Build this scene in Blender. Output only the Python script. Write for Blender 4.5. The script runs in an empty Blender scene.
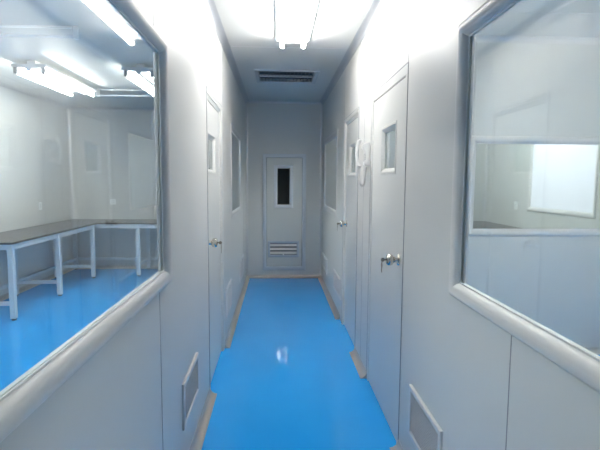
import bpy, bmesh, math, random
from mathutils import Vector, Matrix
random.seed(4)
scene = bpy.context.scene
C = scene.collection

# ---------------------------------------------------------------- camera
F_PX = 466.0
YAW, PITCH, ROLL = math.radians(2.846), math.radians(5.377), math.radians(0.35)
fw = Vector((math.sin(YAW)*math.cos(PITCH), math.cos(YAW)*math.cos(PITCH), -math.sin(PITCH)))
rt = fw.cross(Vector((0, 0, 1))).normalized()
up = rt.cross(fw)
rt, up = rt*math.cos(ROLL)+up*math.sin(ROLL), up*math.cos(ROLL)-rt*math.sin(ROLL)
cam_d = bpy.data.cameras.new('camera')
cam = bpy.data.objects.new('camera', cam_d)
C.objects.link(cam)
cam_d.sensor_width = 36.0
cam_d.lens = F_PX/600.0*36.0
cam_d.clip_start = 0.02
M4 = Matrix((rt, up, -fw)).transposed().to_4x4()
M4.translation = Vector((0, 0, 1.45))
cam.matrix_world = M4
scene.camera = cam

# ---------------------------------------------------------------- world, exposure
w = bpy.data.worlds.new('world')
scene.world = w
w.use_nodes = True
w.node_tree.nodes['Background'].inputs[0].default_value = (0.75, 0.85, 1.0, 1)
w.node_tree.nodes['Background'].inputs[1].default_value = 0.6
vs = scene.view_settings
vs.view_transform = 'Standard'
vs.look = 'None'
vs.gamma = 1
vs.use_curve_mapping = False
vs.exposure = 1.26
TUBE = 26.0            # brightness of a fluorescent tube
TUBE_COL = (1.0, 0.97, 0.92)

# ---------------------------------------------------------------- materials
def mat(name, col, rough=0.5, metal=0.0, bump=0.0, bscale=40.0, spec=0.5, coat=0.0, coat_r=0.05,
        vary=0.0, vscale=3.0, emit=None, estr=0.0):
    m = bpy.data.materials.new(name)
    m.use_nodes = True
    nt = m.node_tree
    b = nt.nodes['Principled BSDF']
    b.inputs['Base Color'].default_value = (*col, 1)
    b.inputs['Roughness'].default_value = rough
    b.inputs['Metallic'].default_value = metal
    b.inputs['Specular IOR Level'].default_value = spec
    b.inputs['Coat Weight'].default_value = coat
    b.inputs['Coat Roughness'].default_value = coat_r
    tc = nt.nodes.new('ShaderNodeTexCoord')
    if vary > 0:
        n = nt.nodes.new('ShaderNodeTexNoise')
        n.inputs['Scale'].default_value = vscale
        n.inputs['Detail'].default_value = 5
        r = nt.nodes.new('ShaderNodeMapRange')
        r.inputs[3].default_value = 1-vary
        r.inputs[4].default_value = 1+vary
        mx = nt.nodes.new('ShaderNodeVectorMath')
        mx.operation = 'SCALE'
        mx.inputs[0].default_value = col
        nt.links.new(tc.outputs['Object'], n.inputs['Vector'])
        nt.links.new(n.outputs['Fac'], r.inputs[0])
        nt.links.new(r.outputs[0], mx.inputs['Scale'])
        nt.links.new(mx.outputs[0], b.inputs['Base Color'])
    if bump > 0:
        n2 = nt.nodes.new('ShaderNodeTexNoise')
        n2.inputs['Scale'].default_value = bscale
        n2.inputs['Detail'].default_value = 3
        bp = nt.nodes.new('ShaderNodeBump')
        bp.inputs['Strength'].default_value = bump
        bp.inputs['Distance'].default_value = 0.01
        nt.links.new(tc.outputs['Object'], n2.inputs['Vector'])
        nt.links.new(n2.outputs['Fac'], bp.inputs['Height'])
        nt.links.new(bp.outputs[0], b.inputs['Normal'])
    if emit:
        b.inputs['Emission Color'].default_value = (*emit, 1)
        b.inputs['Emission Strength'].default_value = estr
    return m

WALLC = (0.63, 0.635, 0.625)
m_wall = mat('painted_steel_panel', WALLC, 0.40, bump=0.02, bscale=6, vary=0.012, vscale=2)
m_door = mat('painted_steel_door', (0.635, 0.645, 0.635), 0.33, bump=0.015, bscale=5)
m_ceil = mat('painted_ceiling_panel', (0.63, 0.64, 0.63), 0.50, spec=0.35, bump=0.02, bscale=4)
m_alu = mat('aluminium_trim', (0.66, 0.66, 0.67), 0.36, metal=0.45, bump=0.01, bscale=60)
m_alud = mat('aluminium_cornice', (0.50, 0.52, 0.55), 0.38, metal=0.5, bump=0.01, bscale=60)
m_frame = mat('window_frame_aluminium', (0.70, 0.69, 0.69), 0.42, metal=0.05, bump=0.01, bscale=60)
m_joint = mat('grey_joint_sealant', (0.28, 0.29, 0.32), 0.6)
m_jointl = mat('pale_joint_trim', (0.70, 0.71, 0.72), 0.4, metal=0.3)
m_cove = mat('floor_cove_aluminium', (0.50, 0.475, 0.455), 0.42, metal=0.4, bump=0.01, bscale=60)
m_rubber = mat('black_rubber', (0.02, 0.02, 0.022), 0.6)
m_gask = mat('grey_gasket', (0.72, 0.73, 0.74), 0.5)
m_seal = mat('dark_gasket', (0.10, 0.11, 0.12), 0.6)
m_chrome = mat('chrome', (0.72, 0.68, 0.63), 0.16, metal=1.0)
m_brass = mat('dull_key_metal', (0.26, 0.235, 0.20), 0.4, metal=1.0)
m_plast = mat('white_plastic', (0.92, 0.92, 0.92), 0.35)
m_plastg = mat('grey_plastic', (0.35, 0.36, 0.38), 0.45)
m_black = mat('dark_slot', (0.03, 0.03, 0.035), 0.7)
m_bench = mat('powder_coated_bench_steel', (0.66, 0.71, 0.75), 0.35)
m_top = mat('dark_laminate_worktop', (0.05, 0.043, 0.042), 0.22, bump=0.01, bscale=120, vary=0.2, vscale=60)
m_grille = mat('grille_aluminium', (0.66, 0.65, 0.65), 0.45, metal=0.1)
m_vent = mat('ceiling_vent_metal', (0.50, 0.53, 0.55), 0.4, metal=0.2)
m_duct = mat('dark_duct', (0.10, 0.12, 0.15), 0.6)
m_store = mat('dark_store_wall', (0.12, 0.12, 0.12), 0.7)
m_refl = mat('lamp_reflector_white', (0.85, 0.86, 0.88), 0.25)
m_tube = mat('lit_fluorescent_tube', (0.9, 0.9, 0.9), 0.3, emit=TUBE_COL, estr=TUBE)
m_uvtube = mat('unlit_tube_glass', (0.80, 0.82, 0.86), 0.15)
m_pane = mat('bright_frosted_pane', (0.6, 0.6, 0.66), 0.3, emit=(0.88, 0.88, 1.0), estr=0.24)

def floor_mat():
    m = mat('blue_epoxy_floor', (0.03, 0.27, 0.78), 0.07, spec=0.5, coat=0.0)
    nt = m.node_tree
    b = nt.nodes['Principled BSDF']
    tc = nt.nodes.new('ShaderNodeTexCoord')
    n = nt.nodes.new('ShaderNodeTexNoise')
    n.inputs['Scale'].default_value = 2.2
    n.inputs['Detail'].default_value = 4
    n2 = nt.nodes.new('ShaderNodeTexNoise')
    n2.inputs['Scale'].default_value = 30
    n2.inputs['Detail'].default_value = 2
    cr = nt.nodes.new('ShaderNodeValToRGB')
    cr.color_ramp.elements[0].position = 0.3
    cr.color_ramp.elements[0].color = (0.020, 0.375, 0.940, 1)
    cr.color_ramp.elements[1].position = 0.7
    cr.color_ramp.elements[1].color = (0.025, 0.395, 0.960, 1)
    mx = nt.nodes.new('ShaderNodeMath')
    mx.operation = 'MULTIPLY_ADD'
    mx.inputs[1].default_value = 0.04
    bp = nt.nodes.new('ShaderNodeBump')
    bp.inputs['Strength'].default_value = 0.025
    bp.inputs['Distance'].default_value = 0.015
    L = nt.links.new
    L(tc.outputs['Object'], n.inputs['Vector'])
    L(tc.outputs['Object'], n2.inputs['Vector'])
    L(n.outputs['Fac'], cr.inputs[0])
    L(cr.outputs[0], b.inputs['Base Color'])
    L(n2.outputs['Fac'], mx.inputs[0])
    L(n.outputs['Fac'], mx.inputs[2])
    L(mx.outputs[0], bp.inputs['Height'])
    L(bp.outputs[0], b.inputs['Normal'])
    L(bp.outputs[0], b.inputs['Coat Normal'])
    return m
m_floor = floor_mat()

def glass_mat(name, tint=(0.93, 0.97, 0.96), f0=0.075):
    m = bpy.data.materials.new(name)
    m.use_nodes = True
    nt = m.node_tree
    nt.nodes.clear()
    out = nt.nodes.new('ShaderNodeOutputMaterial')
    mix = nt.nodes.new('ShaderNodeMixShader')
    tr = nt.nodes.new('ShaderNodeBsdfTransparent')
    tr.inputs[0].default_value = (*tint, 1)
    gl = nt.nodes.new('ShaderNodeBsdfGlossy')
    gl.inputs['Roughness'].default_value = 0.0
    g = nt.nodes.new('ShaderNodeNewGeometry')
    dt = nt.nodes.new('ShaderNodeVectorMath')
    dt.operation = 'DOT_PRODUCT'
    def mth(op, a=None, b=None):
        n = nt.nodes.new('ShaderNodeMath')
        n.operation = op
        for i, v in enumerate((a, b)):
            if v is None:
                continue
            if isinstance(v, (int, float)):
                n.inputs[i].default_value = v
            else:
                nt.links.new(v, n.inputs[i])
        return n.outputs[0]
    nt.links.new(g.outputs['Normal'], dt.inputs[0])
    nt.links.new(g.outputs['Incoming'], dt.inputs[1])
    c = mth('ABSOLUTE', dt.outputs['Value'])
    p = mth('POWER', mth('SUBTRACT', 1.0, c), 5.0)
    f = mth('ADD', mth('MULTIPLY', p, 1-f0), f0)
    nt.links.new(f, mix.inputs[0])
    nt.links.new(tr.outputs[0], mix.inputs[1])
    nt.links.new(gl.outputs[0], mix.inputs[2])
    nt.links.new(mix.outputs[0], out.inputs[0])
    return m
m_glass = glass_mat('window_glass')

# ---------------------------------------------------------------- helpers
def obj(name, bm, m, parent=None, smooth=False, loc=None, weld=True):
    if weld:
        bmesh.ops.remove_doubles(bm, verts=bm.verts, dist=1e-5)
    bmesh.ops.recalc_face_normals(bm, faces=bm.faces)
    me = bpy.data.meshes.new(name)
    if loc is not None:
        bmesh.ops.translate(bm, verts=bm.verts, vec=-Vector(loc))
    bm.to_mesh(me)
    bm.free()
    if smooth:
        for p in me.polygons:
            p.use_smooth = True
        try:
            me.set_sharp_from_angle(angle=math.radians(40))
        except Exception:
            pass
    me.materials.append(m)
    o = bpy.data.objects.new(name, me)
    C.objects.link(o)
    if loc is not None:
        o.location = loc
    if parent:
        o.parent = parent
    return o

def empty(name, loc=(0, 0, 0)):
    o = bpy.data.objects.new(name, None)
    o.empty_display_size = 0.05
    C.objects.link(o)
    o.location = loc
    return o

def thing(name, label, cat, loc, group=None):
    o = empty(name, loc)
    o['label'] = label
    o['category'] = cat
    if group:
        o['group'] = group
    return o

def structure(o):
    o['kind'] = 'structure'
    return o

def box(bm, x0, x1, y0, y1, z0, z1, bev=0.0, seg=2):
    r = bmesh.ops.create_cube(bm, size=1)
    vs_ = r['verts']
    for v in vs_:
        v.co = Vector(((x0+x1)/2+v.co.x*(x1-x0), (y0+y1)/2+v.co.y*(y1-y0), (z0+z1)/2+v.co.z*(z1-z0)))
    if bev > 0:
        es = list({e for v in vs_ for e in v.link_edges})
        bmesh.ops.bevel(bm, geom=es, offset=bev, segments=seg, affect='EDGES', profile=0.5)
    return bm

def cyl(bm, p0, p1, r0, r1=None, seg=24, cap=True):
    p0, p1 = Vector(p0), Vector(p1)
    r1 = r0 if r1 is None else r1
    d = p1-p0
    q = d.to_track_quat('Z', 'Y').to_matrix().to_4x4()
    q.translation = (p0+p1)/2
    bmesh.ops.create_cone(bm, cap_ends=cap, segments=seg, radius1=r0, radius2=r1, depth=d.length, matrix=q)

def lathe(bm, base, axis, prof, seg=28):
    """prof: list of (distance along axis, radius)"""
    base, axis = Vector(base), Vector(axis).normalized()
    a = axis.orthogonal().normalized()
    b = axis.cross(a)
    rings = []
    for t, r in prof:
        rings.append([bm.verts.new(base+axis*t+(a*math.cos(k*2*math.pi/seg)+b*math.sin(k*2*math.pi/seg))*max(r, 1e-4))
                      for k in range(seg)])
    for i in range(len(rings)-1):
        for k in range(seg):
            bm.faces.new((rings[i][k], rings[i][(k+1) % seg], rings[i+1][(k+1) % seg], rings[i+1][k]))
    bm.faces.new(rings[0])
    bm.faces.new(rings[-1])

def tube(bm, pts, r, seg=8):
    pts = [Vector(p) for p in pts]
    rings = []
    n_prev = None
    for i, p in enumerate(pts):
        t = (pts[min(i+1, len(pts)-1)]-pts[max(i-1, 0)]).normalized()
        if n_prev is None:
            n = t.orthogonal().normalized()
        else:
            n = (n_prev-t*n_prev.dot(t)).normalized()
        n_prev = n
        b = t.cross(n)
        rings.append([bm.verts.new(p+(n*math.cos(k*2*math.pi/seg)+b*math.sin(k*2*math.pi/seg))*r) for k in range(seg)])
    for i in range(len(rings)-1):
        for k in range(seg):
            bm.faces.new((rings[i][k], rings[i][(k+1) % seg], rings[i+1][(k+1) % seg], rings[i+1][k]))
    bm.faces.new(rings[0])
    bm.faces.new(rings[-1])

# planes: axis 0 -> normal X (a=Y, b=Z); axis 1 -> normal Y (a=X, b=Z); axis 2 -> normal Z (a=X, b=Y)
def P(axis, c, a, b):
    return Vector((c, a, b)) if axis == 0 else (Vector((a, c, b)) if axis == 1 else Vector((a, b, c)))

def slab(name, axis, c0, c1, a0, a1, b0, b1, holes, m, parent=None):
    bm = bmesh.new()
    A = sorted({a0, a1, *[h[0] for h in holes], *[h[1] for h in holes]})
    B = sorted({b0, b1, *[h[2] for h in holes], *[h[3] for h in holes]})
    A = [v for v in A if a0 <= v <= a1]
    B = [v for v in B if b0 <= v <= b1]
    def solid(i, j):
        if i < 0 or j < 0 or i >= len(A)-1 or j >= len(B)-1:
            return False
        ca, cb = (A[i]+A[i+1])/2, (B[j]+B[j+1])/2
        return not any(h[0] < ca < h[1] and h[2] < cb < h[3] for h in holes)
    def quad(*ps):
        bm.faces.new([bm.verts.new(p) for p in ps])
    for i in range(len(A)-1):
        for j in range(len(B)-1):
            if not solid(i, j):
                continue
            for c in (c0, c1):
                quad(P(axis, c, A[i], B[j]), P(axis, c, A[i+1], B[j]), P(axis, c, A[i+1], B[j+1]), P(axis, c, A[i], B[j+1]))
            if not solid(i-1, j):
                quad(P(axis, c0, A[i], B[j]), P(axis, c1, A[i], B[j]), P(axis, c1, A[i], B[j+1]), P(axis, c0, A[i], B[j+1]))
            if not solid(i+1, j):
                quad(P(axis, c0, A[i+1], B[j]), P(axis, c1, A[i+1], B[j]), P(axis, c1, A[i+1], B[j+1]), P(axis, c0, A[i+1], B[j+1]))
            if not solid(i, j-1):
                quad(P(axis, c0, A[i], B[j]), P(axis, c1, A[i], B[j]), P(axis, c1, A[i+1], B[j]), P(axis, c0, A[i+1], B[j]))
            if not solid(i, j+1):
                quad(P(axis, c0, A[i], B[j+1]), P(axis, c1, A[i], B[j+1]), P(axis, c1, A[i+1], B[j+1]), P(axis, c0, A[i+1], B[j+1]))
    return obj(name, bm, m, parent)

def ring(bm, axis, c, n, a0, a1, b0, b1, prof):
    """mitred rectangular moulding; prof: closed list of (inset from outer edge, height along n)"""
    loops = []
    for (u, v) in prof:
        loops.append([bm.verts.new(P(axis, c+n*v, a, b)) for a, b in
                      ((a0+u, b0+u), (a1-u, b0+u), (a1-u, b1-u), (a0+u, b1-u))])
    k = len(loops)
    for i in range(k):
        for j in range(4):
            bm.faces.new((loops[i][j], loops[i][(j+1) % 4], loops[(i+1) % k][(j+1) % 4], loops[(i+1) % k][j]))

def cove(bm, p0, p1, dA, dB, r, seg=6, lip=0.003):
    """concave quarter moulding along p0-p1 in the corner between directions dA and dB"""
    p0, p1, dA, dB = Vector(p0), Vector(p1), Vector(dA), Vector(dB)
    prof = [(0, 0), (r, 0), (r, lip)]
    for k in range(1, seg):
        t = k/seg*math.pi/2
        prof.append((r-(r-lip)*math.sin(t), r-(r-lip)*math.cos(t)))
    prof += [(lip, r), (0, r)]
    ends = []
    for p in (p0, p1):
        ends.append([bm.verts.new(p+dA*a+dB*b) for a, b in prof])
    n = len(prof)
    for i in range(n):
        bm.faces.new((ends[0][i], ends[0][(i+1) % n], ends[1][(i+1) % n], ends[1][i]))
    bm.faces.new(ends[0])
    bm.faces.new(ends[1])

# ---------------------------------------------------------------- dimensions (metres)
XL, XR = -0.455, 0.665           # corridor faces
T = 0.03                         # panel thickness
FY = 6.93                        # far wall of the corridor
CH = 2.60
LRX, RRX = -3.33, 3.40           # outer faces of the side rooms
LRY, RRY = 7.72, 7.45            # their far walls
CY = 3.75                        # partition between the two right-hand rooms
BY = -2.6

WIN_L = (-1.30, 1.975, 1.02, 2.01)
WIN_R = (-1.30, 1.72, 1.02, 2.02)
WIN_L2 = (4.68, 5.96, 1.07, 2.01)
WIN_R2 = (5.15, 6.60, 1.055, 2.025)
WIN_C = (1.555, 3.10, 1.005, 1.825)
WIN_E = (4.80, 6.17, 1.065, 2.03)
D_R1 = (2.40, 3.29, 0.0, 2.05)
D_R2 = (3.83, 4.63, 0.0, 2.05)
D_L1 = (3.09, 3.92, 0.0, 2.05)
D_F = (-0.21, 0.43, 0.115, 1.848)
FR = 0.058                       # window frame face width
PROF_FLAT = [(0, 0), (0, .004), (.003, .007), (.008, .008), (.050, -.009), (.046, -.009), (.0415, -.004), (.0415, 0)]
def inset(h, d, bottom=True):
    return (h[0]+d, h[1]-d, h[2]+(d if bottom else 0), h[3]-d)

# ---------------------------------------------------------------- shell
fl = structure(slab('floor', 2, -0.08, 0.0, LRX-0.06, RRX+0.06, BY-0.06, 8.6, [], m_floor))
VENT = (-0.238, 0.445, 4.98, 5.60)
ceil = structure(slab('ceiling', 2, CH, CH+0.06, LRX-0.06, RRX+0.06, BY-0.06, 8.6, [inset(VENT, 0.03)], m_ceil))
holesL = [inset(WIN_L, .04), inset(WIN_L2, .035), inset(D_L1, .03, False)]
holesR = [inset(WIN_R, .04), inset(WIN_R2, .035), inset(D_R1, .03, False), inset(D_R2, .03, False)]
VENTS_R = [(1.75, 2.19, 0.20, 0.455), (4.75, 5.31, 0.215, 0.44), (6.05, 6.66, 0.22, 0.425)]
VENTS_L = [(2.175, 2.60, 0.245, 0.475), (4.13, 4.56, 0.215, 0.485), (5.67, 6.20, 0.20, 0.475)]
wall_left = structure(slab('wall_left', 0, XL-T, XL, BY, 8.5, 0, CH, holesL+[inset(v, .02) for v in VENTS_L], m_wall))
wall_right = structure(slab('wall_right', 0, XR, XR+T, BY, 8.5, 0, CH, holesR+[inset(v, .02) for v in VENTS_R], m_wall))
wall_far = structure(slab('wall_far', 1, FY, FY+T, XL, XR, 0, CH, [inset(D_F, .03)], m_wall))
structure(slab('wall_near', 1, BY-0.05, BY, LRX, RRX, 0, CH, [], m_wall))
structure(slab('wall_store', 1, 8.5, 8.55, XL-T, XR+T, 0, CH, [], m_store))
structure(slab('wall_left_room_side', 0, LRX-0.05, LRX, BY-0.05, LRY+0.05, 0, CH, [], m_wall))
structure(slab('wall_left_room_far', 1, LRY, LRY+0.05, LRX, XL-T, 0, CH, [], m_wall))
structure(slab('wall_right_room_side', 0, RRX, RRX+0.05, BY-0.05, RRY+0.05, 0, CH, [inset(WIN_E, .035)], m_wall))
structure(slab('wall_right_room_far', 1, RRY, RRY+0.05, XR+T, RRX, 0, CH, [], m_wall))
wall_cross = structure(slab('wall_right_partition', 1, CY, CY+T, XR+T, RRX, 0, CH, [inset(WIN_C, .035)], m_wall))

# panel joints (parts of the wall they run in)
def joints(parent, axis, c, n, segs, m=m_joint, wd=0.0035, h=0.0008, name='panel_joint'):
    for (a0, a1, b0, b1) in segs:
        bm = bmesh.new()
        pa, pb = P(axis, c, a0, b0), P(axis, c+n*h, a1, b1)
        lo = [min(pa[i], pb[i]) for i in range(3)]
        hi = [max(pa[i], pb[i]) for i in range(3)]
        box(bm, lo[0], hi[0], lo[1], hi[1], lo[2], hi[2])
        obj(name, bm, m, parent)
def vj(y, z0, z1, wd=0.0045):
    return (y-wd/2, y+wd/2, z0, z1)
joints(wall_left, 0, XL, 1, [vj(1.80, 0, 1.02), vj(1.80, 2.01, 2.55), vj(0.7, 0, 1.02), vj(3.08, 0, 2.55, .004)])
joints(wall_left, 0, XL, 1, [vj(3.935, 0, 2.55, .022)], m_jointl, h=0.004)
joints(wall_left, 0, XL, 1, [vj(6.35, 0, 2.55)])
joints(wall_right, 0, XR, -1, [vj(1.255, 0, 1.02), vj(1.255, 2.02, 2.55), vj(2.40, 2.05, 2.55, .005), vj(3.32, 0, 2.55),
                               vj(3.57, 0, 2.55), vj(3.81, 0, 2.55), vj(4.66, 0, 2.55), vj(6.75, 0, 2.55), vj(0.2, 0, 1.02)])
wm = .0035
joints(ceil, 2, CH, -1, [(XL+.06, XR-.06, 4.15, 4.162)], m_jointl, h=.002, name='ceiling_joint')
joints(ceil, 2, CH, -1, [(LRX, XL-T, y, y+.006) for y in (3.05, 4.0, 5.1, 6.2)] +
       [(XR+T, RRX, y, y+.006) for y in (3.2,)] + [(XL+.06, XR-.06, 2.0, 2.006)], m_jointl, h=.0015, name='ceiling_joint')

# cornices, coves and corner strips
def trim(n, m, runs):
    t = None
    for i, (p0, p1, dA, dB, r) in enumerate(runs):
        bm = bmesh.new()
        cove(bm, p0, p1, dA, dB, r)
        o = obj('trim_%d' % n, bm, m, None, smooth=True)
        structure(o)
        n += 1
    return n
UPV, DN, PX, NX, NYv = (0, 0, 1), (0, 0, -1), (1, 0, 0), (-1, 0, 0), (0, -1, 0)
tn = 1
tn = trim(tn, m_alud, [((XL, BY, CH), (XL, FY, CH), PX, DN, .05), ((XR, BY, CH), (XR, FY, CH), NX, DN, .05)])
tn = trim(tn, m_alu, [((XL+.05, FY, CH), (XR-.05, FY, CH), NYv, DN, .028),
                      ((XL, FY, .05), (XL, FY, CH-.05), PX, NYv, .032), ((XR, FY, .05), (XR, FY, CH-.05), NX, NYv, .032)])
tn = trim(tn, m_alu, [((LRX, 3.0, CH), (LRX, LRY, CH), PX, DN, .045), ((LRX, LRY, CH), (XL-T, LRY, CH), NYv, DN, .045),
                      ((LRX, LRY, .05), (LRX, LRY, CH-.05), PX, NYv, .045),
                      ((XR+T, CY, CH), (RRX, CY, CH), NYv, DN, .045),
                      ((RRX, RRY, .05), (RRX, RRY, CH-.05), NX, NYv, .045),
                      ((RRX, CY+T, CH), (RRX, RRY, CH), NX, DN, .045), ((XR+T, RRY, CH), (RRX, RRY, CH), NYv, DN, .045)])
def baseboard(name, p0, p1, dA, r=.048):
    bm = bmesh.new()
    cove(bm, p0, p1, dA, UPV, r)
    structure(obj(name, bm, m_cove, None, smooth=True))
baseboard('baseboard_right_near', (XR, BY, 0), (XR, 2.395, 0), NX)
baseboard('baseboard_right_middle', (XR, 3.295, 0), (XR, 3.825, 0), NX)
baseboard('baseboard_right_far', (XR, 4.77, 0), (XR, FY-.05, 0), NX)
baseboard('baseboard_left_near', (XL, BY, 0), (XL, 3.085, 0), PX)
baseboard('baseboard_left_far', (XL, 3.96, 0), (XL, FY-.05, 0), PX)
baseboard('baseboard_far', (XL, FY, 0), (XR, FY, 0), NYv)
baseboard('baseboard_left_room_side', (LRX, 1, 0), (LRX, LRY, 0), PX)
baseboard('baseboard_left_room_far', (LRX+.05, LRY, 0), (XL-T, LRY, 0), NYv)
baseboard('baseboard_right_room_partition', (XR+T, CY, 0), (RRX, CY, 0), NYv)
baseboard('baseboard_right_room_side', (RRX, CY+T, 0), (RRX, RRY, 0), NX)

# ---------------------------------------------------------------- windows
PROF = [(0, 0), (0, .003), (.006, .009), (.012, .0135), (.018, .0165), (.023, .0175), (.029, .0165), (.037, .013), (.046, .007),
        (.055, 0), (.058, -.009), (.046, -.009), (.0415, -.004), (.0415, 0)]
def window(name, axis, c, n, o4, pane_m=m_glass, back=True, prof=PROF, thick=T):
    e = structure(empty(name, P(axis, c, (o4[0]+o4[1])/2, o4[2])))
    off = e.location.copy()
    bm = bmesh.new()
    ring(bm, axis, c, n, *o4, prof)
    f = obj('window_frame', bm, m_frame, None, smooth=True)
    if back:
        bm = bmesh.new()
        ring(bm, axis, c-n*thick, -n, *o4, [(0, 0), (0, .003), (.003, .004), (.055, .004), (.058, .001), (.058, -.009), (.046, -.009), (.0415, -.004), (.0415, 0)])
        f2 = obj('window_frame', bm, m_frame, None, smooth=True)
    else:
        f2 = None
    # gasket
    bm = bmesh.new()
    gd = inset(o4, .050)
    ring(bm, axis, c-n*.0078, -n, *gd, [(0, 0), (0, .003), (.013, .003), (.013, 0)])
    g = obj('gasket', bm, m_gask, None)
    bm = bmesh.new()
    q = inset(o4, .051)
    pa, pb = P(axis, c-n*(thick/2-.003), q[0], q[2]), P(axis, c-n*(thick/2+.003), q[1], q[3])
    box(bm, min(pa.x, pb.x), max(pa.x, pb.x), min(pa.y, pb.y), max(pa.y, pb.y), min(pa.z, pb.z), max(pa.z, pb.z))
    gl = obj('glass_pane', bm, pane_m, None)
    for ch in (f, f2, g, gl):
        if ch:
            ch.parent = e
            ch.matrix_parent_inverse = Matrix.Translation(-off)
    return e
window('window_1', 0, XL, 1, WIN_L)
window('window_2', 0, XR, -1, WIN_R)
window('window_3', 0, XL, 1, WIN_L2, prof=PROF_FLAT)
window('window_4', 0, XR, -1, WIN_R2, prof=PROF_FLAT)
window('window_5', 1, CY, -1, WIN_C)
window('window_6', 0, RRX, -1, WIN_E, pane_m=m_pane, back=False)

# ---------------------------------------------------------------- doors
def adopt(e, parts):
    for p in parts:
        p.parent = e
        p.matrix_parent_inverse = Matrix.Translation(-e.location)

def knob(base, n):
    """round lever-less knob with rosette on a wall of normal n (x direction)"""
    bm = bmesh.new()
    lathe(bm, base, (n, 0, 0), [(0, .033), (.004, .033), (.008, .028), (.010, .018), (.024, .016), (.030, .020), (.037, .028),
                               (.048, .033), (.058, .032), (.066, .025), (.070, .012), (.069, .004)])
    k = obj('door_knob', bm, m_chrome, None, smooth=True)
    # key in the barrel and its twin on a ring
    x, y, z = base
    bm = bmesh.new()
    box(bm, x+n*.069 if n > 0 else x-.080, x+.080 if n > 0 else x-.069, y-.001, y+.001, z-.004, z+.004)
    lathe(bm, (x+n*.088, y-.0012, z), (0, 1, 0), [(0, .011), (.0024, .011)], seg=16)
    tube(bm, [(x+n*(.093), y+math.sin(t)*.011, z-.008+math.cos(t)*.011) for t in [i*2*math.pi/16 for i in range(17)]], .0012, 6)
    lathe(bm, (x+n*.094-.0012, y, z-.030), (1, 0, 0), [(0, .015), (.0024, .015)], seg=16)
    box(bm, x+n*.094-.0012, x+n*.094+.0012, y-.005, y+.005, z-.070, z-.038)
    box(bm, x+n*.094-.0012, x+n*.094+.0012, y-.005, y+.010, z-.062, z-.052)
    ky = obj('door_key', bm, m_brass, None, smooth=True)
    ky.parent = k
    return k

def side_door(name, x, n, d, vis, knob_y, knob_z=1.035, recess=0.0):
    e = structure(empty(name, (x, (d[0]+d[1])/2, 0)))
    fw_ = .036
    parts = []
    # frame: jambs and header, one mitred moulding without a sill
    prof = [(0, -T*.5), (0, .001), (.002, .002), (.032, .002), (.036, 0), (.036, -.004), (.036, -T*.5)]
    if recess:
        prof = [(0, -T*.9), (0, .003), (.003, .004), (.005, .003), (.036, -recess), (.036, -T*.9)]
    bm = bmesh.new()
    def pt(u, v, k):
        y0, y1, z1 = d[0]+u, d[1]-u, d[3]-u*1.5
        return [Vector((x+n*v, y0, 0)), Vector((x+n*v, y0, z1)), Vector((x+n*v, y1, z1)), Vector((x+n*v, y1, 0))][k]
    loops = [[bm.verts.new(pt(u, v, k)) for k in range(4)] for u, v in prof]
    m_ = len(loops)
    for i in range(m_):
        for j in range(3):
            bm.faces.new((loops[i][j], loops[i][j+1], loops[(i+1) % m_][j+1], loops[(i+1) % m_][j]))
    bm.faces.new([l[0] for l in loops])
    bm.faces.new([l[3] for l in loops])
    parts.append(obj('door_frame', bm, m_door, None))
    # leaf with opening for the vision panel
    g = .005
    leaf = (d[0]+fw_+g, d[1]-fw_-g, .008, d[3]-fw_*1.5-g)
    vo = inset(vis, .012)
    xa, xb = x-n*(.002+recess), x-n*(.042+recess)
    parts.append(slab('door_leaf', 0, min(xa, xb), max(xa, xb), *leaf, [vo], m_door))
    # dark rebate behind the gap
    bm = bmesh.new()
    ring(bm, 0, x-n*(.024+recess), n, d[0]+fw_, d[1]-fw_, .002, d[3]-fw_*1.5, [(0, 0), (0, .019), (.0045, .019), (.0045, 0)])
    parts.append(obj('door_seal', bm, m_seal, None))
    # dark sealant line around the frame
    bm = bmesh.new()
    for (ya, yb_) in ((d[0]-.006, d[0]), (d[1], d[1]+.006)):
        box(bm, *sorted((x-n*.002, x+n*.0025)), ya, yb_, 0, d[3])
    box(bm, *sorted((x-n*.002, x+n*.0025)), d[0]-.006, d[1]+.006, d[3], d[3]+.005)
    parts.append(obj('frame_sealant', bm, m_joint, None))
    # vision panel
    bm = bmesh.new()
    ring(bm, 0, xa, n, *vis, [(0, 0), (0, .003), (.002, .004), (.014, .004), (.034, -.012), (.036, -.018), (.0125, -.018), (.0125, 0)])
    parts.append(obj('vision_frame', bm, m_door, None))
    bm = bmesh.new()
    ring(bm, 0, xb, -n, *vis, [(0, 0), (0, .004), (.006, .008), (.020, .008), (.034, -.004), (.036, -.014), (.0125, -.014), (.0125, 0)])
    parts.append(obj('vision_frame', bm, m_door, None))
    bm = bmesh.new()
    q = inset(vis, .014)
    xc = (xa+xb)/2
    box(bm, xc-.0015, xc+.0015, *q)
    parts.append(obj('glass_pane', bm, m_glass, None))
    k = knob((xa, knob_y, knob_z), n)
    parts.append(k)
    adopt(e, parts)
    return e
side_door('door_1', XR, -1, D_R1, (2.61, 2.985, 1.495, 1.79), 2.495, 1.025)
side_door('door_2', XR, -1, D_R2, (4.04, 4.42, 1.495, 1.80), 4.50, 1.04, recess=.015)
side_door('door_3', XL, 1, D_L1, (3.22, 3.615, 1.495, 1.785), 3.165, 1.03, recess=.015)

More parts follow.
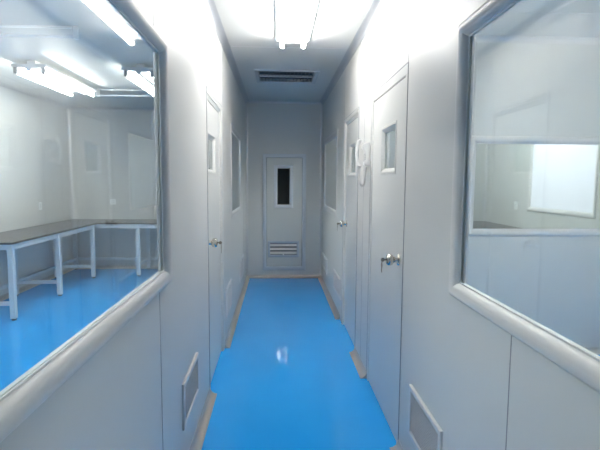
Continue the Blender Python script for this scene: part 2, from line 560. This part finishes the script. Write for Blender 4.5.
# far door
e = structure(empty('door_4', (0.11, FY, D_F[2])))
parts = []
bm = bmesh.new()
ring(bm, 1, FY, -1, *D_F, [(0, 0), (0, .012), (.010, .016), (.045, .016), (.055, .010), (.055, -.02), (.0305, -.02), (.0305, 0)])
parts.append(obj('door_frame', bm, mat('pale_door_frame', (0.62, 0.66, 0.71), 0.4, metal=0.2), None))
gv = (-0.045, 0.238, 1.05, 1.687)
vv = (-0.135, 0.330, 0.313, 0.556)
leaf = inset(D_F, .059)
parts.append(slab('door_leaf', 1, FY-.006, FY+.034, *leaf, [inset(gv, .02), inset(vv, .02)], m_door))
bm = bmesh.new()
ring(bm, 1, FY+.010, -1, D_F[0]+.05, D_F[1]-.05, D_F[2]+.05, D_F[3]-.05, [(0, 0), (0, .006), (.012, .006), (.012, 0)])
parts.append(obj('door_seal', bm, m_seal, None))
bm = bmesh.new()
ring(bm, 1, FY-.006, -1, *gv, [(0, 0), (0, .008), (.008, .014), (.034, .014), (.050, .004), (.052, -.02), (.0205, -.02), (.0205, 0)])
parts.append(obj('vision_frame', bm, mat('pale_vision_frame', (0.70, 0.72, 0.76), 0.4), None))
bm = bmesh.new()
box(bm, gv[0]+.022, gv[1]-.022, FY+.012, FY+.016, gv[2]+.022, gv[3]-.022)
parts.append(obj('glass_pane', bm, m_glass, None))
bm = bmesh.new()
ring(bm, 1, FY-.006, -1, *vv, [(0, 0), (0, .008), (.006, .012), (.026, .012), (.034, .004), (.034, -.02), (.0205, -.02), (.0205, 0)])
vf = obj('vent_frame', bm, mat('bluish_vent_frame', (0.50, 0.56, 0.64), 0.4, metal=0.2), None)
parts.append(vf)
bm = bmesh.new()
z0, z1 = vv[2]+.034, vv[3]-.034
nsl = 3
for i in range(nsl):
    z = z0+(i+.5)*(z1-z0)/nsl
    h = (z1-z0)/nsl*.30
    v_ = [Vector((vv[0]+.022, FY-.012, z-h)), Vector((vv[1]-.022, FY-.012, z-h)), Vector((vv[1]-.022, FY+.012, z+h)), Vector((vv[0]+.022, FY+.012, z+h))]
    lo = [bm.verts.new(p) for p in v_]
    hi = [bm.verts.new(p+Vector((0, 0, .002))) for p in v_]
    bm.faces.new(lo); bm.faces.new(hi)
    for k in range(4):
        bm.faces.new((lo[k], lo[(k+1) % 4], hi[(k+1) % 4], hi[k]))
parts.append(obj('vent_louvre', bm, m_grille, None))
bm = bmesh.new()
box(bm, vv[0]+.02, vv[1]-.02, FY+.02, FY+.024, vv[2]+.02, vv[3]-.02)
parts.append(obj('vent_backing', bm, m_duct, None))
bm = bmesh.new()
lathe(bm, (0.095, FY-.014, vv[2]+.040), (0, -1, 0), [(0, .008), (.010, .008), (.014, .005)], 12)
parts.append(obj('vent_catch', bm, m_plast, None, smooth=True))
adopt(e, parts)

# ---------------------------------------------------------------- low wall vents
def wall_vent(x, n, v, label):
    t = thing('air_vent', label, 'air vent', (x, (v[0]+v[1])/2, v[2]), 'low return-air vents in the corridor walls')
    ps = []
    bm = bmesh.new()
    ring(bm, 0, x, n, *v, [(0, 0), (0, .008), (.003, .012), (.022, .012), (.027, .008), (.027, -.02), (.0205, -.02), (.0205, 0)])
    ps.append(obj('vent_frame', bm, m_frame, None))
    bm = bmesh.new()
    q = inset(v, .0275)
    xs = sorted((x+n*.006, x+n*.001))
    z = q[2]+.004
    k = 0
    while z < q[3]-.004:
        box(bm, xs[0], xs[1], q[0], q[1], z-.0008, z+.0008)
        z += .0125
    y = q[0]+.004
    while y < q[1]-.004:
        box(bm, xs[0], xs[1], y-.0008, y+.0008, q[2], q[3])
        y += .0125
    ps.append(obj('vent_grille', bm, m_grille, None, weld=False))
    bm = bmesh.new()
    xs = sorted((x+n*.0008, x-n*.0014))
    box(bm, xs[0], xs[1], *q)
    ps.append(obj('filter_pad', bm, mat('grey_filter_pad', (0.66, 0.64, 0.64), 0.8), None))
    adopt(t, ps)
wall_vent(XR, -1, VENTS_R[0], 'nearest low grille on the right wall, cut by the photo\'s bottom edge')
wall_vent(XR, -1, VENTS_R[1], 'small low grille on the right wall just past the second door')
wall_vent(XR, -1, VENTS_R[2], 'farthest low grille on the right wall, beside the end wall')
wall_vent(XL, 1, VENTS_L[0], 'nearest low grille on the left wall, in front of the door')
wall_vent(XL, 1, VENTS_L[1], 'low grille on the left wall just past the door')
wall_vent(XL, 1, VENTS_L[2], 'farthest low grille on the left wall, near the end wall')

# ---------------------------------------------------------------- ceiling vent
t = thing('ceiling_vent', 'square louvred air vent set in the dim far end of the corridor ceiling', 'air vent', (.10, 5.29, CH))
ps = []
bm = bmesh.new()
ring(bm, 2, CH, -1, *VENT, [(0, 0), (0, .004), (.006, .010), (.034, .010), (.044, .002), (.044, -.03), (.031, -.03), (.031, 0)])
ps.append(obj('vent_frame', bm, m_vent, None))
iv = inset(VENT, .044)
bm = bmesh.new()
box(bm, iv[0], iv[1], 5.265, 5.295, CH-.008, CH+.014)
ps.append(obj('cross_bar', bm, m_vent, None))
bm = bmesh.new()
x = iv[0]+.02
while x < iv[1]-.01:
    for (ya, yb) in ((iv[2], 5.264), (5.296, iv[3])):
        box(bm, x-.001, x+.001, ya, yb, CH-.002, CH+.022)
    x += .04
m_fin = mat('dark_vent_fin', (0.16, 0.19, 0.23), 0.5)
ps.append(obj('vent_fin', bm, m_fin, None, weld=False))
bm = bmesh.new()
for y in (iv[2]+.06, iv[2]+.12, iv[2]+.18, iv[3]-.18, iv[3]-.12, iv[3]-.06):
    box(bm, iv[0], iv[1], y-.001, y+.001, CH+.023, CH+.040)
ps.append(obj('rear_louvre', bm, m_fin, None, weld=False))
bm = bmesh.new()
z = CH+.0425
box(bm, VENT[0]+.032, VENT[1]-.032, VENT[2]+.032, VENT[3]-.032, z, z+.003)
ps.append(obj('duct_backing', bm, m_duct, None))
adopt(t, ps)

# ---------------------------------------------------------------- lamps
def batten(name, label, cx, y0, y1, spread, tray_w, group=None, ztube=2.527, body=.05, drop=0.0):
    """fluorescent ceiling light: tray, two tubes, lamp holders"""
    t = thing(name, label, 'ceiling light', (cx, (y0+y1)/2, CH), group)
    ps = []
    bm = bmesh.new()
    # shallow folded tray: trapezoid section extruded along Y
    sec = [(-tray_w/2, CH-.022), (-tray_w/2+.004, CH-.026), (-tray_w*.30, CH-.036), (-body/2, CH-.040), (-body*.38, CH-.062 if body < .1 else CH-.041), (body*.38, CH-.062 if body < .1 else CH-.041),
           (body/2, CH-.040), (tray_w*.30, CH-.036), (tray_w/2-.004, CH-.026), (tray_w/2, CH-.022), (tray_w/2-.01, CH), (-tray_w/2+.01, CH)]
    ztube -= drop
    sec = [(a, b-drop) for a, b in sec]
    ends = [[bm.verts.new((cx+a, y, b)) for a, b in sec] for y in (y0, y1)]
    k = len(sec)
    for i in range(k):
        bm.faces.new((ends[0][i], ends[0][(i+1) % k], ends[1][(i+1) % k], ends[1][i]))
    bm.faces.new(ends[0]); bm.faces.new(ends[1])
    if drop:
        box(bm, cx-.04, cx+.04, y0+.05, y1-.05, CH-drop, CH)
    ps.append(obj('lamp_tray', bm, m_refl, None))
    for s in (-1, 1):
        xx = cx+s*spread/2
        bm = bmesh.new()
        cyl(bm, (xx, y0+.03, ztube), (xx, y1-.03, ztube), .015, seg=16)
        ps.append(obj('fluorescent_tube', bm, m_tube, None, smooth=True))
        for ye, yf in ((y0, y0+.03), (y1-.03, y1)):
            bm = bmesh.new()
            box(bm, xx-.017, xx+.017, ye+.002, yf, ztube-.018, CH-.03-drop, .004)
            ps.append(obj('lamp_holder', bm, m_plastg, None))
    adopt(t, ps)
    return t
GL = 'twin-tube lights on the left room ceiling'
batten('ceiling_light', 'glaring twin-tube fluorescent light on the corridor ceiling', .125, 2.67, 3.89, .17, .27, body=.12)
batten('ceiling_light', 'lit twin-tube light by the outer wall on the left room ceiling', -2.385, 4.72, 5.98, .26, .34, GL, drop=.045)
batten('ceiling_light', 'lit twin-tube light nearer the corridor, half behind the window frame', -1.36, 4.78, 6.0, .26, .34, GL, drop=.045)
batten('ceiling_light', 'unseen twin-tube light added to brighten the left room, front row by outer wall', -2.385, 1.0, 2.22, .26, .34, GL)  # out of view, added to lift the left room's brightness
batten('ceiling_light', 'unseen twin-tube light added to brighten the left room, front row by the corridor', -1.36, 1.0, 2.22, .26, .34, GL)  # also out of view, an added source for the left room walls and floor
batten('ceiling_light', 'unseen twin-tube light added to brighten the right front room, nearest the corridor', 1.28, 1.30, 2.52, .13, .20)  # second source above the view, added because the front room was too dark
batten('ceiling_light', 'unseen twin-tube light added to brighten the right front room, farther from the corridor', 2.0, 1.35, 2.57, .26, .34)  # above the view, added to light the bright partition
batten('ceiling_light', 'twin-tube light on the right back room ceiling, nearer the corridor', 1.5, 5.0, 6.2, .26, .34)
batten('ceiling_light', 'hidden twin-tube light added to brighten the right back room, by the bright window', 2.6, 5.0, 6.2, .26, .34)  # extra hidden source, added so the back room and its reflection brighten

# unlit cross tubes (sterilising lamps) in the left room
def cross_tube(x0, x1, y, label):
    t = thing('sterilising_lamp', label, 'lamp', ((x0+x1)/2, y, CH), 'unlit bare tube lamps on the left room ceiling')
    ps = []
    bm = bmesh.new()
    box(bm, x0+.05, x1-.05, y-.012, y+.012, CH-.014, CH, .003)
    ps.append(obj('lamp_body', bm, m_plast, None))
    bm = bmesh.new()
    cyl(bm, (x0+.02, y, CH-.075), (x1-.02, y, CH-.075), .011, seg=14)
    ps.append(obj('lamp_tube', bm, m_uvtube, None, smooth=True))
    for xe in (x0, x1-.035):
        bm = bmesh.new()
        box(bm, xe, xe+.035, y-.02, y+.02, CH-.092, CH, .005)
        ps.append(obj('lamp_holder', bm, m_plast, None))
    adopt(t, ps)
cross_tube(-2.30, -1.10, 6.2, 'unlit bare tube lamp across the ceiling, farther back in left room')
cross_tube(-2.70, -1.50, 3.72, 'unlit bare tube lamp across the ceiling, nearer, at top left')

# ---------------------------------------------------------------- benches
def bench(label, top_poly, legs, rails, lower, ztop, loc):
    t = thing('laboratory_bench', label, 'table', loc)
    ps = []
    bm = bmesh.new()
    lo = [bm.verts.new((x, y, ztop-.022)) for x, y in top_poly]
    hi = [bm.verts.new((x, y, ztop)) for x, y in top_poly]
    bm.faces.new(lo); bm.faces.new(hi)
    k = len(lo)
    for i in range(k):
        bm.faces.new((lo[i], lo[(i+1) % k], hi[(i+1) % k], hi[i]))
    bmesh.ops.recalc_face_normals(bm, faces=bm.faces)
    bmesh.ops.bevel(bm, geom=[e_ for e_ in bm.edges if len(e_.link_faces) == 2 and abs(e_.verts[0].co.z-e_.verts[1].co.z) < 1e-6],
                    offset=.003, segments=2, affect='EDGES')
    ps.append(obj('tabletop', bm, m_top, None))
    h = .026
    for (x, y) in legs:
        bm = bmesh.new()
        box(bm, x-h, x+h, y-h, y+h, .02, ztop-.022, .003)
        lg = obj('leg', bm, m_bench, None)
        bm = bmesh.new()
        lathe(bm, (x, y, 0), (0, 0, 1), [(0, .023), (.014, .023), (.02, .014), (.0235, .014)], 16)
        ft = obj('rubber_foot', bm, m_rubber, None, smooth=True)
        ft.parent = lg
        ps.append(lg)
    for nm, z0, z1, segs in (('top_rail', ztop-.082, ztop-.0225, rails), ('lower_rail', .155, .195, lower)):
        for (xa, ya, xb, yb) in segs:
            bm = bmesh.new()
            box(bm, min(xa, xb)-(0.018 if xa == xb else 0), max(xa, xb)+(0.018 if xa == xb else 0),
                min(ya, yb)-(0.018 if ya == yb else 0), max(ya, yb)+(0.018 if ya == yb else 0), z0, z1, .002)
            ps.append(obj(nm, bm, m_bench, None))
    adopt(t, ps)
    return t
xf, xb = -2.715, -3.25
ys = [4.85, 5.88, 6.96]
yf, yb = 7.08, 7.63
g = .026
legs = [(xf, y) for y in ys]+[(xb, y) for y in ys]+[(-2.09, yf), (-2.09, yb), (-1.30, yf), (-1.30, yb), (xb, yb)]
rails, lower = [], []
for y in ys:
    rails.append((xb+g, y, xf-g, y)); lower.append((xb+g, y, xf-g, y))
for a_, b_ in zip(ys[:-1], ys[1:]):
    for xx in (xf, xb):
        rails.append((xx, a_+g, xx, b_-g))
    lower.append((xb, a_+g, xb, b_-g))
rails += [(xb, ys[-1]+g, xb, yb-g), (xb+g, yb, -2.09-g, yb), (-2.09+g, yb, -1.30-g, yb), (xf+g, yf-.09, -2.09-g, yf-.09)]
rails[-1] = (xf+g, yf, -2.09-g, yf)
rails += [(-2.09+g, yf, -1.30-g, yf), (-2.09, yf+g, -2.09, yb-g), (-1.30, yf+g, -1.30, yb-g)]
lower += [(-2.09, yf+g, -2.09, yb-g), (-1.30, yf+g, -1.30, yb-g), (xb+g, yb, -2.09-g, yb), (-2.09+g, yb, -1.30-g, yb), (xb, ys[-1]+g, xb, yb-g)]
bench('dark-topped L-shaped bench with pale steel legs in the left room',
      [(LRX+.005, 4.79), (xf+.045, 4.79), (xf+.045, yf-.045), (-1.25, yf-.045), (-1.25, LRY-.005), (LRX+.005, LRY-.005)],
      legs, rails, lower, .815, (-2.5, 6.4, 0))
legs = [(2.56, 4.5), (2.56, 5.9), (2.56, 7.3), (3.31, 4.5), (3.31, 5.9), (3.31, 7.3)]
rails = [(2.56+g, y, 3.31-g, y) for y in (4.5, 5.9, 7.3)]+[(x, a_+g, x, b_-g) for x in (2.56, 3.31) for a_, b_ in ((4.5, 5.9), (5.9, 7.3))]
lower = rails[:3]+rails[5:]
bench('dark-topped bench seen through the inner window in the back right room',
      [(2.50, 4.45), (RRX-.005, 4.45), (RRX-.005, RRY-.005), (2.50, RRY-.005)], legs, rails, lower, .82, (2.95, 5.9, 0))

# ---------------------------------------------------------------- sockets and switches
def plate(axis, c, n, a, b, wd, ht, label, slots):
    t = thing('wall_socket', label, 'socket', P(axis, c, a, b))
    bm = bmesh.new()
    pa, pb = P(axis, c, a-wd/2, b-ht/2), P(axis, c+n*.010, a+wd/2, b+ht/2)
    L3 = [sorted((pa[i], pb[i])) for i in range(3)]
    box(bm, *L3[0], *L3[1], *L3[2], .003)
    ps = [obj('cover_plate', bm, m_plast, None)]
    bm = bmesh.new()
    for (da, db, sa, sb) in slots:
        pa, pb = P(axis, c+n*.0098, a+da-sa, b+db-sb), P(axis, c+n*.0108, a+da+sa, b+db+sb)
        L3 = [sorted((pa[i], pb[i])) for i in range(3)]
        box(bm, *L3[0], *L3[1], *L3[2])
    ps.append(obj('socket_slot', bm, m_black, None))
    adopt(t, ps)
SL = [(0, .018, .002, .006), (-.012, -.012, .002, .006), (.012, -.012, .002, .006)]
plate(0, LRX, 1, 6.72, 1.08, .086, .11, 'small white wall socket above the bench on the outer left wall', SL)
plate(1, LRY, -1, -2.66, 1.098, .09, .09, 'small square white wall socket on the left room\'s far wall', SL)
plate(0, RRX, -1, 6.47, 1.125, .086, .115, 'small white wall socket beside the bright window, back right room', SL)

# ---------------------------------------------------------------- wall telephone
t = thing('wall_telephone', 'white corded wall telephone between the two right-hand doors', 'telephone', (XR, 3.37, 1.56))
ps = []
bm = bmesh.new()
# body: bevelled wedge, slimmer towards the bottom
yc = 3.375
prof = [(0, 1.728), (.032, 1.728), (.048, 1.716), (.050, 1.694), (.036, 1.672), (.030, 1.640), (.028, 1.600), (.036, 1.588), (.034, 1.572), (.022, 1.562), (0, 1.562)]
e2 = [[bm.verts.new((XR-a, y, b)) for a, b in prof] for y in (yc-.040, yc+.040)]
k = len(prof)
for i in range(k):
    bm.faces.new((e2[0][i], e2[0][(i+1) % k], e2[1][(i+1) % k], e2[1][i]))
bm.faces.new(e2[0]); bm.faces.new(e2[1])
bmesh.ops.recalc_face_normals(bm, faces=bm.faces)
bmesh.ops.bevel(bm, geom=[e_ for e_ in bm.edges if abs(e_.verts[0].co.y-e_.verts[1].co.y) < 1e-6], offset=.006, segments=3, affect='EDGES')
ps.append(obj('phone_body', bm, m_plast, None, smooth=True))
# handset: bent bar with two enlarged ends
bm = bmesh.new()
path = []
N = 22
rings = []
for i in range(N+1):
    s = i/N
    z = 1.752-s*.200
    bow = math.sin(math.pi*s)
    lump = max(0, 1-min(s, 1-s)/.22)
    lump = lump*lump*(3-2*lump)
    cx_ = XR-.070-.022*bow
    ry = .0165+.009*lump
    rx = .0095+.0075*lump
    endf = min(1, (min(s, 1-s)/.05))
    endf = .35+.65*math.sqrt(max(0, 1-(1-endf)**2))
    rings.append([bm.verts.new((cx_+rx*endf*math.copysign(abs(math.cos(q))**.7, math.cos(q)), yc-.004+ry*endf*math.copysign(abs(math.sin(q))**.7, math.sin(q)), z))
                  for q in [j*2*math.pi/20 for j in range(20)]])
for i in range(N):
    for j in range(20):
        bm.faces.new((rings[i][j], rings[i][(j+1) % 20], rings[i+1][(j+1) % 20], rings[i+1][j]))
bm.faces.new(rings[0]); bm.faces.new(rings[-1])
ps.append(obj('handset', bm, m_plast, None, smooth=True))
# keypad face
bm = bmesh.new()
for r_ in range(4):
    for c_ in range(3):
        y, z = yc-.018+c_*.018, 1.646-r_*.012
        box(bm, XR-.0330, XR-.0270, y-.006, y+.006, z-.004, z+.004)
ps.append(obj('keypad', bm, mat('pale_grey_keys', (0.62, 0.63, 0.65), 0.4), None))
# coiled cord
bm = bmesh.new()
ctrl = [Vector((XR-.066, yc-.005, 1.556)), Vector((XR-.074, yc-.016, 1.50)), Vector((XR-.070, yc-.020, 1.445)), Vector((XR-.050, yc-.008, 1.418)),
        Vector((XR-.030, yc+.006, 1.44)), Vector((XR-.022, yc+.010, 1.50)), Vector((XR-.020, yc+.008, 1.552))]
def cat(pts, s):
    n_ = len(pts)-1
    i = min(int(s*n_), n_-1)
    u = s*n_-i
    p0, p1, p2, p3 = pts[max(i-1, 0)], pts[i], pts[i+1], pts[min(i+2, n_)]
    return .5*((2*p1)+(p2-p0)*u+(2*p0-5*p1+4*p2-p3)*u*u+(3*p1-p0-3*p2+p3)*u**3)
pts = []
turns = 40
for i in range(turns*8+1):
    s = i/(turns*8)
    c0 = cat(ctrl, s)
    tg = (cat(ctrl, min(s+.01, 1))-cat(ctrl, max(s-.01, 0))).normalized()
    a_ = Vector((0, 1, 0)) if abs(tg.y) < .9 else Vector((1, 0, 0))
    n1 = (a_-tg*a_.dot(tg)).normalized()
    n2 = tg.cross(n1)
    th = i*2*math.pi/8
    pts.append(c0+(n1*math.cos(th)+n2*math.sin(th))*.0055)
tube(bm, pts, .0022, 5)
ps.append(obj('coiled_cord', bm, mat('cord_plastic', (0.62, 0.62, 0.62), 0.5), None, smooth=True))
adopt(t, ps)
